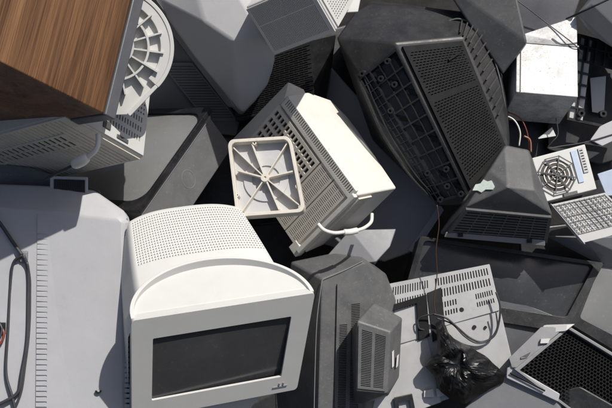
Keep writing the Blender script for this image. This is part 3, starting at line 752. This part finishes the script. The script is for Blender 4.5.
# ================================================================ small white heater with round wire guard
t = thing('small_white_fan_unit', 'small white appliance with a round grille under an eight-sided wire guard, right side', 'appliance')
sf = Surf((532, 158, 10), (585, 144, 4), (597, 189, 12), (545, 202, 18))
MB().prism(sf, [(0, 0), (1, 0), (1, 1), (0, 1)], -22, 0).build('body', m_white, t, bevel=1)
b = MB()
for r in (4, 8.5, 13): b.ring(sf, .34, .5, r, r+1.3, -.2, 1.6, 40)
b.build('round_grille', m_beige, t)
b = MB(); b.ring(sf, .34, .5, 0, 17, -.5, .5, 40); b.build('grille_recess', m_char, t)
b = MB()
cc = sf.l(.34, .5, 0, 0, 3)
for k in range(8):
    e = lambda q, r: sf.l(.34, .5, r*math.cos(math.radians(22.5+45*q)), r*math.sin(math.radians(22.5+45*q)), 3)
    b.bar(cc, e(k, 21), 1.0, 1.0, sf.n); b.bar(e(k, 20.5), e(k+1, 20.5), 1.0, 1.0, sf.n); b.bar(e(k, 12), e(k+1, 12), .7, .7, sf.n)
b.build('wire_guard', m_dgrey, t)
slab(sf, -.2, 1.2, [(.70, .08), (.80, .08), (.80, .78), (.70, .78)]).build('display_strip', m_blue, t)
b = MB(); b.panel(sf.sub(.84, .06, .93, .6, 0), [(.1, .9, .05, .95, 1, 8, .8, .4)], 1.4, 1.2, 0); b.build('button_strip', [m_lilac, m_dgrey], t)
slab(sf, -.2, 2.0, [(.36, .93), (.62, .93), (.62, 1.0), (.36, 1.0)]).build('handle', m_dgrey, t)
# ================================================================ white grid tray
t = thing('white_grid_panel', 'sunlit off-white panel covered in a wire grid at the right edge', 'casing part')
sf = Surf((550, 205, 24), (604, 193, 22), (640, 228, 26), (582, 243, 28))
b = MB(); b.panel(sf, [(.03, .97, .04, .80, 22, 12, .8, .7)], 3, .8, -3); b.build('grid', [m_white, m_cream], t)
b = MB(); b.prism(sf, [(0, -.02), (.02, -.02), (.02, 1.04), (0, 1.04)], 0, 4); b.build('edge', m_lilac, t, bevel=.6)
b = MB()
for k in range(11): b.bar(sf.p(.04+.092*k, .03, 3.6), sf.p(.04+.092*k, .80, 3.6), .55, .55, sf.n)
for k in range(6): b.bar(sf.p(.03, .05+.148*k, 3.6), sf.p(.97, .05+.148*k, 3.6), .55, .55, sf.n)
b.build('wire_grid', m_grey, t)

ZO = -78
# ================================================================ smoky glass television front, right
t = thing('smoky_screen_television', 'wide black television front with a smoky glossy screen lying under the wedge television', 'television')
sf = Surf((424, 243, 4), (604, 264, 2), (568, 332, 14), (430, 288, 12))
sf = Surf((420, 236, 2), (604, 263, -6), (566, 333, 10), (400, 306, 10))
b = MB(); b.prism(sf, [(.01, .01), (.99, .01), (.99, .99), (.01, .99)], -55, -7); b.build('casing', m_char, t, bevel=2)
b = MB(); frame_ring(b, sf, rr(0, 0, 1, 1, .02, .03, 4), rr(.03, .05, .955, .80, .03, .04, 4), -7, 1, -4); b.build('front_frame', m_black, t, bevel=1)
b = MB(); g_ = Surf(sf.p(.02, .04, -4.5), sf.p(.97, .04, -4.5), sf.p(.97, .82, -4.5), sf.p(.02, .82, -4.5), bulge=4); N = 14
for j in range(N+1):
    for i in range(N+1): b.v.append(g_.p(i/N, j/N))
for j in range(N):
    for i in range(N): b.f.append([j*(N+1)+i, j*(N+1)+i+1, (j+1)*(N+1)+i+1, (j+1)*(N+1)+i]); b.m.append(0)
b.build('screen', m_crtb, t, smooth=True)

ZO = -35
# ================================================================ dark grey monitor, lower middle
t = thing('dark_grey_monitor', 'dark grey monitor seen from behind with a boxed out vented rear, lower middle', 'monitor')
b = MB(); b.hull([(291, 262, -10), (334, 253, -6), (362, 256, -8), (386, 274, -6), (396, 300, -8), (322, 279, 26), (364, 262, 18), (376, 300, 14), (362, 420, 22), (318, 420, 30),
         (292, 300, -16), (284, 420, -30), (291, 262, -60), (386, 274, -60), (396, 420, -50), (270, 420, -50)], ang=2); b.build('casing', m_ash, t, bevel=2, seg=3)
sb = Surf((337, 284, 24), (364, 280, 19), (362, 420, 24), (334, 420, 28))
b = MB(); b.panel(sb, [(.10, .40, .30, .99, 1, 56, .95, .5), (.52, .85, .16, .99, 1, 68, .95, .5)], 2.2, 1.9, -6); b.build('slotted_back', [m_ash, m_void], t)
b = MB()
q0, q1, q2, q3 = (357, 321, 58), (391, 332, 54), (387, 394, 58), (356, 391, 62)
b.hull([q0, q1, q2, q3, (374, 303, 30), (402, 318, 28), (399, 377, 30), (388, 396, 30), (374, 303, -20), (402, 318, -20), (399, 377, -20), (352, 408, 10), (350, 330, 10)], ang=2); b.build('rear_housing', m_ash, t, bevel=1.6, seg=3)
sh = Surf(q0, q1, q2, q3)
b = MB(); b.panel(sh.sub(.04, .06, .93, .96), [(.10, .47, .04, .96, 1, 32, .96, .52), (.55, .92, .04, .96, 1, 32, .96, .52)], 1.4, 1.2, -.4); b.build('rear_vent', [m_ash, m_void], t)
b = MB(); b.hull([(392, 352, 50), (394, 350, 48), (394, 366, 48), (392, 368, 50), (392, 352, 52), (394, 350, 50), (394, 366, 50), (392, 368, 52)]); b.hull([(397, 356, 42), (399, 354, 40), (398, 366, 40), (396, 368, 43), (397, 356, 44), (399, 354, 42), (398, 366, 42), (396, 368, 45)]); b.build('painted_glint', m_white, t)  # white slivers painting in glints on the housing edge
b = MB(); b.tube([(322, 280, 27.5), (317, 320, 29.5), (315, 370, 30), (314, 415, 31)], .45, 6); b.tube([(324, 279, 27), (345, 270, 23), (363, 261, 19)], .4, 6); b.build('seam', m_grey, t)

ZO = -45
# ================================================================ silver chassis
t = thing('silver_chassis', 'bare silver metal chassis plate with rows of slots and a dark square opening', 'chassis')
cs = Surf((378, 286, -2), (490, 264, -10), (516, 374, 6), (366, 430, 14))
MB().prism(cs, [(0, 0), (1, 0), (1, 1.0), (0, 1.0)], -14, -1.0).build('tray', m_steel, t, bevel=1)
b = MB(); b.panel(cs.sub(.0, .0, .99, .22), [(.02, .45, .58, .92, 20, 1, .45, 1), (.5, .98, .14, .42, 20, 1, .45, 1), (.5, .98, .56, .86, 20, 1, .45, 1), (.02, .45, .14, .42, 20, 1, .45, 1)], 1.2, 1.0, -1.1); 
b.panel(cs.sub(.46, .22, .99, .42), [(.03, .40, .05, .28, 9, 1, .5, 1), (.68, .96, .05, .28, 8, 1, .5, 1), (.03, .40, .42, .62, 9, 1, .5, 1), (.68, .96, .42, .62, 8, 1, .5, 1)], 1.2, 1.0, -1.1)
b.panel(cs.sub(.0, .22, .455, .46), [(.10, .20, .3, .8, 1, 1, .8, 1)], 1.2, 1.0, -1.1); b.build('slotted_plate', [m_steel, m_void], t)
for u_, v_, r_ in ((.70, .33, 2.4), (.78, .50, 2.0), (.86, .53, 1.5)): MB().ring(cs, u_, v_, 0, r_, -1, 1.5, 20).build('hole', m_void, t)
b = MB(); b.prism(cs, [(.03, .165), (.42, .14), (.435, .47), (.35, .475), (.335, .19), (.03, .215)], 0, 5); b.build('angle_bracket', m_soot, t, bevel=.5)
slab(cs, 0, 2.4, [(.14, .31), (.185, .28), (.19, .44), (.15, .45)]).build('slot', m_void, t)
slab(cs, -.5, 2.4, [(.43, .13), (.55, .11), (.56, .50), (.46, .52)]).build('gap', m_void, t)  # raised black slab paints the dark gap onto the plate
b = MB(); b.prism(cs, [(.0, .50), (.42, .47), (.50, 1.0), (.0, 1.0)], -1, 2.2); b.build('lower_plate', m_steel, t, bevel=.6)
b = MB(); frame_ring(b, Surf((394, 398, 16), (412, 394, 16), (416, 414, 16), (396, 418, 16)), [(0, 0), (1, 0), (1, 1), (0, 1)], [(.2, .25), (.8, .25), (.8, .8), (.2, .8)], -2, 2); b.build('clip', m_char, t)
b = MB(); b.prism(Surf((424, 391, 14), (433, 389, 14), (434, 397, 14), (424, 397, 14)), [(0, 0), (1, 0), (1, 1), (0, 1)], -1, .8); b.prism(Surf((436, 389, 14), (441, 388, 14), (445, 395, 14), (437, 397, 14)), [(0, 0), (1, 0), (1, 1), (0, 1)], -1, .8); b.build('white_tag', m_white, t)
t = thing('black_loose_wire', 'black wire looping over the silver chassis to its right edge', 'cable')
MB().tube([(433, 314, 12), (446, 318, 14), (458, 328, 12), (470, 338, 10), (482, 342, 8), (494, 336, 8), (499, 322, 8), (500, 306, 8), (496, 292, 6)], 1.1, 8).build('cord', m_cable_d, t, smooth=True)
MB().tube([(436, 318, 12), (452, 324, 12), (464, 336, 12), (476, 343, 10), (488, 341, 8), (497, 328, 8), (496, 312, 8)], .8, 8).build('cord', m_cable_d, t, smooth=True)
MB().tube([(434, 314, 12), (424, 316, 10), (418, 320, 8), (419, 328, 8), (424, 330, 6)], .8, 8).build('cord', m_cable_d, t, smooth=True)
t = thing('brown_hanging_wire', 'thin brown wire running down from the wedge television to the silver chassis', 'cable')
MB().tube([(437, 205, 20), (439, 225, 18), (436, 250, 18), (437, 275, 14), (434, 300, 12), (436, 316, 12)], .55, 6).build('cord', m_brown, t, smooth=True)

ZO = -43
# ================================================================ black bag
t = thing('black_plastic_bag', 'crumpled shiny black plastic bag draped over the silver chassis', 'bag')
import mathutils
def blob(outline, zc, name, parent, seedv=0, rings=14, amp=5):
    b = MB(); o = catmull([(x, y, 0) for x, y in outline]+[(outline[0][0], outline[0][1], 0)], 5)[:-1]
    pts = []
    oo = []
    n = len(outline)
    # resample in pixel space
    e = outline+[outline[0]]
    for i in range(n):
        for k in range(6): oo.append((e[i][0]+(e[i+1][0]-e[i][0])*k/6, e[i][1]+(e[i+1][1]-e[i][1])*k/6))
    cx = sum(p[0] for p in oo)/len(oo); cy = sum(p[1] for p in oo)/len(oo); m = len(oo)
    for r in range(rings+1):
        f = 1-r/rings
        for x, y in oo:
            px, py = cx+(x-cx)*f, cy+(y-cy)*f
            q = Vector((px*.045+seedv, py*.045, 0)); rd = mathutils.noise.ridged_multi_fractal(q, .9, 2.2, 4, 1.0, 2.0) if hasattr(mathutils.noise, 'ridged_multi_fractal') else 0
            h = zc+16*(1-f**3)+amp*(rd-1.0)*(1-f**6)
            b.v.append(P(px+2*mathutils.noise.noise(Vector((px*.1, py*.1, 5))), py, h))
    for r in range(rings):
        for i in range(m): b.f.append([r*m+i, r*m+(i+1) % m, (r+1)*m+(i+1) % m, (r+1)*m+i]); b.m.append(0)
    base = len(b.v)
    for x, y in oo: b.v.append(P(x, y, zc-10))
    for i in range(m): b.f.append([i, base+i, base+(i+1) % m, (i+1) % m]); b.m.append(0)
    b.f.append([base+i for i in range(m)]); b.m.append(0)
    return b.build(name, m_bag, parent, smooth=False, recalc=False)
blob([(436, 324), (441, 320), (446, 326), (449, 334), (456, 341), (471, 347), (490, 360), (505, 375), (504, 383), (492, 388), (478, 396), (466, 404), (460, 403), (450, 399), (437, 388), (435, 376), (424, 366), (430, 358), (438, 354), (437, 340)], 22, 'film', t)

ZO = -45
# ================================================================ lower right
t = thing('black_mesh_casing', 'light grey framed casing with a black honeycomb mesh face, lower right corner', 'casing')
sf = Surf((568, 328, 20), (640, 372, 14), (612, 440, 20), (517, 370, 30))
b = MB(); b.prism(sf, [(0, 0), (1, 0), (1, 1), (0, 1)], -40, -6); b.build('casing', m_mgrey, t, bevel=1)
b = MB(); frame_ring(b, sf, [(-.02, -.03), (1.02, -.03), (1.02, 1.02), (-.02, 1.02)], [(.015, .02), (.985, .02), (.985, .98), (.015, .98)], -8, 1.5, -6); b.build('frame', m_pale, t, bevel=.8)
b = MB(); b.panel(sf.sub(.02, .03, .98, .97, -6), [(.01, .99, .01, .99, 24, 20, .74, .74, 1)], 3.0, 2.6, 0); b.build('mesh_face', [m_soot, m_void], t)
t, h = shell('light_grey_cover', 'light grey folded cover strip with a small white tag, left of the black mesh casing', 'casing part',
    [(509, 358, 24), (541, 327, 18), (566, 327, 22), (518, 368, 30), (512, 368, 28), (509, 358, -6), (541, 327, -6), (566, 327, 0), (518, 368, 0)], m_pale, bevel=1)
b = MB(); tg = Surf((541, 339, 26), (550, 338, 26), (549, 343, 27), (540, 344, 27)); b.prism(tg, [(0, 0), (1, .1), (.9, 1), (0, .9)], -4, 1); b.build('tag', m_white, h)
b = MB(); tg = Surf((521, 357, 27), (531, 352, 27), (527, 358, 28), (521, 359, 28)); b.prism(tg, [(0, 0), (1, 0), (1, 1), (0, 1)], -3, .6); b.build('slot', m_dgrey, h)
t, h = shell('blue_grey_backboard', 'plain blue grey panel deep between the silver chassis and the light grey cover', 'casing part',
    [(490, 290, -30), (560, 318, -30), (545, 345, -26), (512, 372, -22), (500, 360, -22), (490, 290, -50), (560, 318, -50), (512, 372, -44)], m_navy, bevel=1)
t, h = shell('white_edge_piece', 'bright white broken corner under the smoky screen television', 'casing part',
    [(538, 334, 16), (544, 325, 14), (567, 325, 24), (575, 324, 24), (566, 331, 26), (545, 333, 18), (538, 334, 4), (567, 326, 4), (575, 324, 10)], m_white, bevel=.6)
t = thing('grey_lower_casing', 'mid grey television casing at the bottom edge below the black bag', 'television')
MB().hull([(460, 412, 14), (482, 388, 16), (508, 374, 22), (556, 398, 26), (562, 404, 24), (562, 440, 24), (455, 440, 14), (508, 376, -20), (562, 404, -20), (455, 440, -20)], ang=2).build('casing', m_grey, t, bevel=2)
b = MB(); b.hull([(507, 368, 24), (512, 366, 26), (560, 394, 30), (558, 402, 30), (506, 378, 26), (507, 368, 16), (560, 394, 20), (558, 402, 20), (506, 378, 16)]); b.build('upper_edge', m_lilac, t, bevel=1)
b = MB(); b.bar((510, 373, 28), (545, 391, 31), 1.2, 1.5, Vector((0, 0, 1))); b.build('groove', m_void, t)
ZO = -88
t = thing('television_screen_panel', 'blue grey glass screen in a black frame at the right edge', 'television')
sf = Surf((598, 262, -8), (650, 250, -8), (650, 372, 2), (570, 324, 6))
b = MB(); b.prism(sf, [(0, 0), (1, 0), (1, 1), (0, 1)], -40, -5); b.build('casing', m_char, t, bevel=1.5)
b = MB(); frame_ring(b, sf, [(0, 0), (1, 0), (1, 1), (0, 1)], rr(.07, .05, .97, .86, .04, .04, 4), -6, 1, -4); b.build('front_frame', m_black, t, bevel=1)
b = MB(); g_ = Surf(sf.p(.05, .04, -4), sf.p(.98, .04, -4), sf.p(.98, .88, -4), sf.p(.05, .88, -4), bulge=4)
for j in range(N+1):
    for i in range(N+1): b.v.append(g_.p(i/N, j/N))
for j in range(N):
    for i in range(N): b.f.append([j*(N+1)+i, j*(N+1)+i+1, (j+1)*(N+1)+i+1, (j+1)*(N+1)+i]); b.m.append(0)
b.build('screen', m_crtg, t, smooth=True)
t, h = shell('grey_flat_cover', 'flat mid grey cover between the grid panel and the right edge screen', 'casing part',
    [(545, 236, -18), (585, 238, 10), (640, 236, 14), (640, 262, 4), (606, 268, -10), (600, 262, -12), (545, 236, -50), (640, 236, -40), (640, 262, -40), (604, 268, -40)], m_grey, bevel=1)
ZO = -45
t, h = shell('black_scrap_shell', 'black shell scrap in the bottom right corner below the mesh casing', 'casing part',
    [(556, 392, 18), (580, 386, 22), (640, 420, 30), (640, 450, 30), (556, 440, 20), (556, 392, -20), (640, 420, -20), (556, 440, -20)], m_char, bevel=2)
t, h = shell('dark_scrap_casing', 'dark casing seen low between the white monitor and the dark grey monitor', 'casing part',
    [(245, 408, -20), (262, 385, -30), (300, 380, -30), (300, 440, -20), (245, 440, -20), (262, 385, -70), (300, 380, -70), (300, 440, -60), (245, 440, -60)], m_char, bevel=2)

ZO = -60
# ================================================================ added dark filler casings; their black stands in for shade in the gaps
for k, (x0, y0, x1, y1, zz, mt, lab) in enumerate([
    (100, 190, 250, 300, -190, m_char, 'added charcoal filler casing deep in the gap above the white monitor'),
    (225, 215, 330, 300, -110, m_char, 'added black filler casing in the deep gap below the square swivel base'),
    (310, 20, 360, 140, -150, m_black, 'added black filler casing in the gap left of the large black television'),
    (480, 90, 610, 210, -90, m_black, 'added black filler casing in the shadow between the wedge television and lattice base'),
    (196, 96, 262, 215, -95, m_black, 'added black filler casing in the gap between the slate television side and the square base'),
    (520, 215, 640, 330, -90, m_char, 'added charcoal filler casing under the flat mid grey cover at the right'),
    (100, 100, 210, 200, -230, m_char, 'added charcoal filler casing behind the grey glass screen television')]):
    sh_ = 14
    t, h = shell('dark_filler_casing', lab, 'casing', [(x0, y0+sh_, zz), (x1, y0, zz-14), (x1+4, y1, zz), (x0-4, y1-6, zz+4),
        (x0+10, y0+sh_, zz-60), (x1-10, y0, zz-70), (x1-8, y1, zz-60), (x0, y1-6, zz-60)], mt, bevel=3, group='dark filler casings added deep in the heap')

EXPO = 0.0
finish()
# ---------------------------------------------------------------- camera, sun, sky
cam = bpy.data.objects.new('camera', bpy.data.cameras.new('camera')); COL.objects.link(cam)
cam.location = CAM; cam.rotation_euler = (math.pi/2-PITCH, 0, 0); cam.data.lens = 36*D/612; cam.data.sensor_width = 36; cam.data.clip_end = 200; cam.data.clip_start = .02
SC.camera = cam
sd = (R_*.40+U_*.70-F_*.60).normalized()
el = math.asin(sd.z); az = math.atan2(sd.x, sd.y)
sun = bpy.data.lights.new('sun', 'SUN'); sun.energy = 4.5; sun.angle = math.radians(.53); sun.color = (1, .965, .91)
so = bpy.data.objects.new('sun', sun); COL.objects.link(so); so.rotation_euler = sd.to_track_quat('Z', 'Y').to_euler(); so.location = (0, 0, 5)
w = bpy.data.worlds.new('World'); SC.world = w; w.use_nodes = True; nt = w.node_tree
bg = nt.nodes['Background']; sk = nt.nodes.new('ShaderNodeTexSky'); sk.sky_type = 'NISHITA'; sk.sun_disc = False; sk.sun_elevation = el; sk.sun_rotation = az; sk.dust_density = 3.0; sk.ozone_density = .4; sk.air_density = .8
nt.links.new(sk.outputs[0], bg.inputs[0]); bg.inputs[1].default_value = .075
SC.view_settings.view_transform = 'Standard'; SC.view_settings.look = 'None'; SC.view_settings.exposure = EXPO; SC.view_settings.gamma = 1
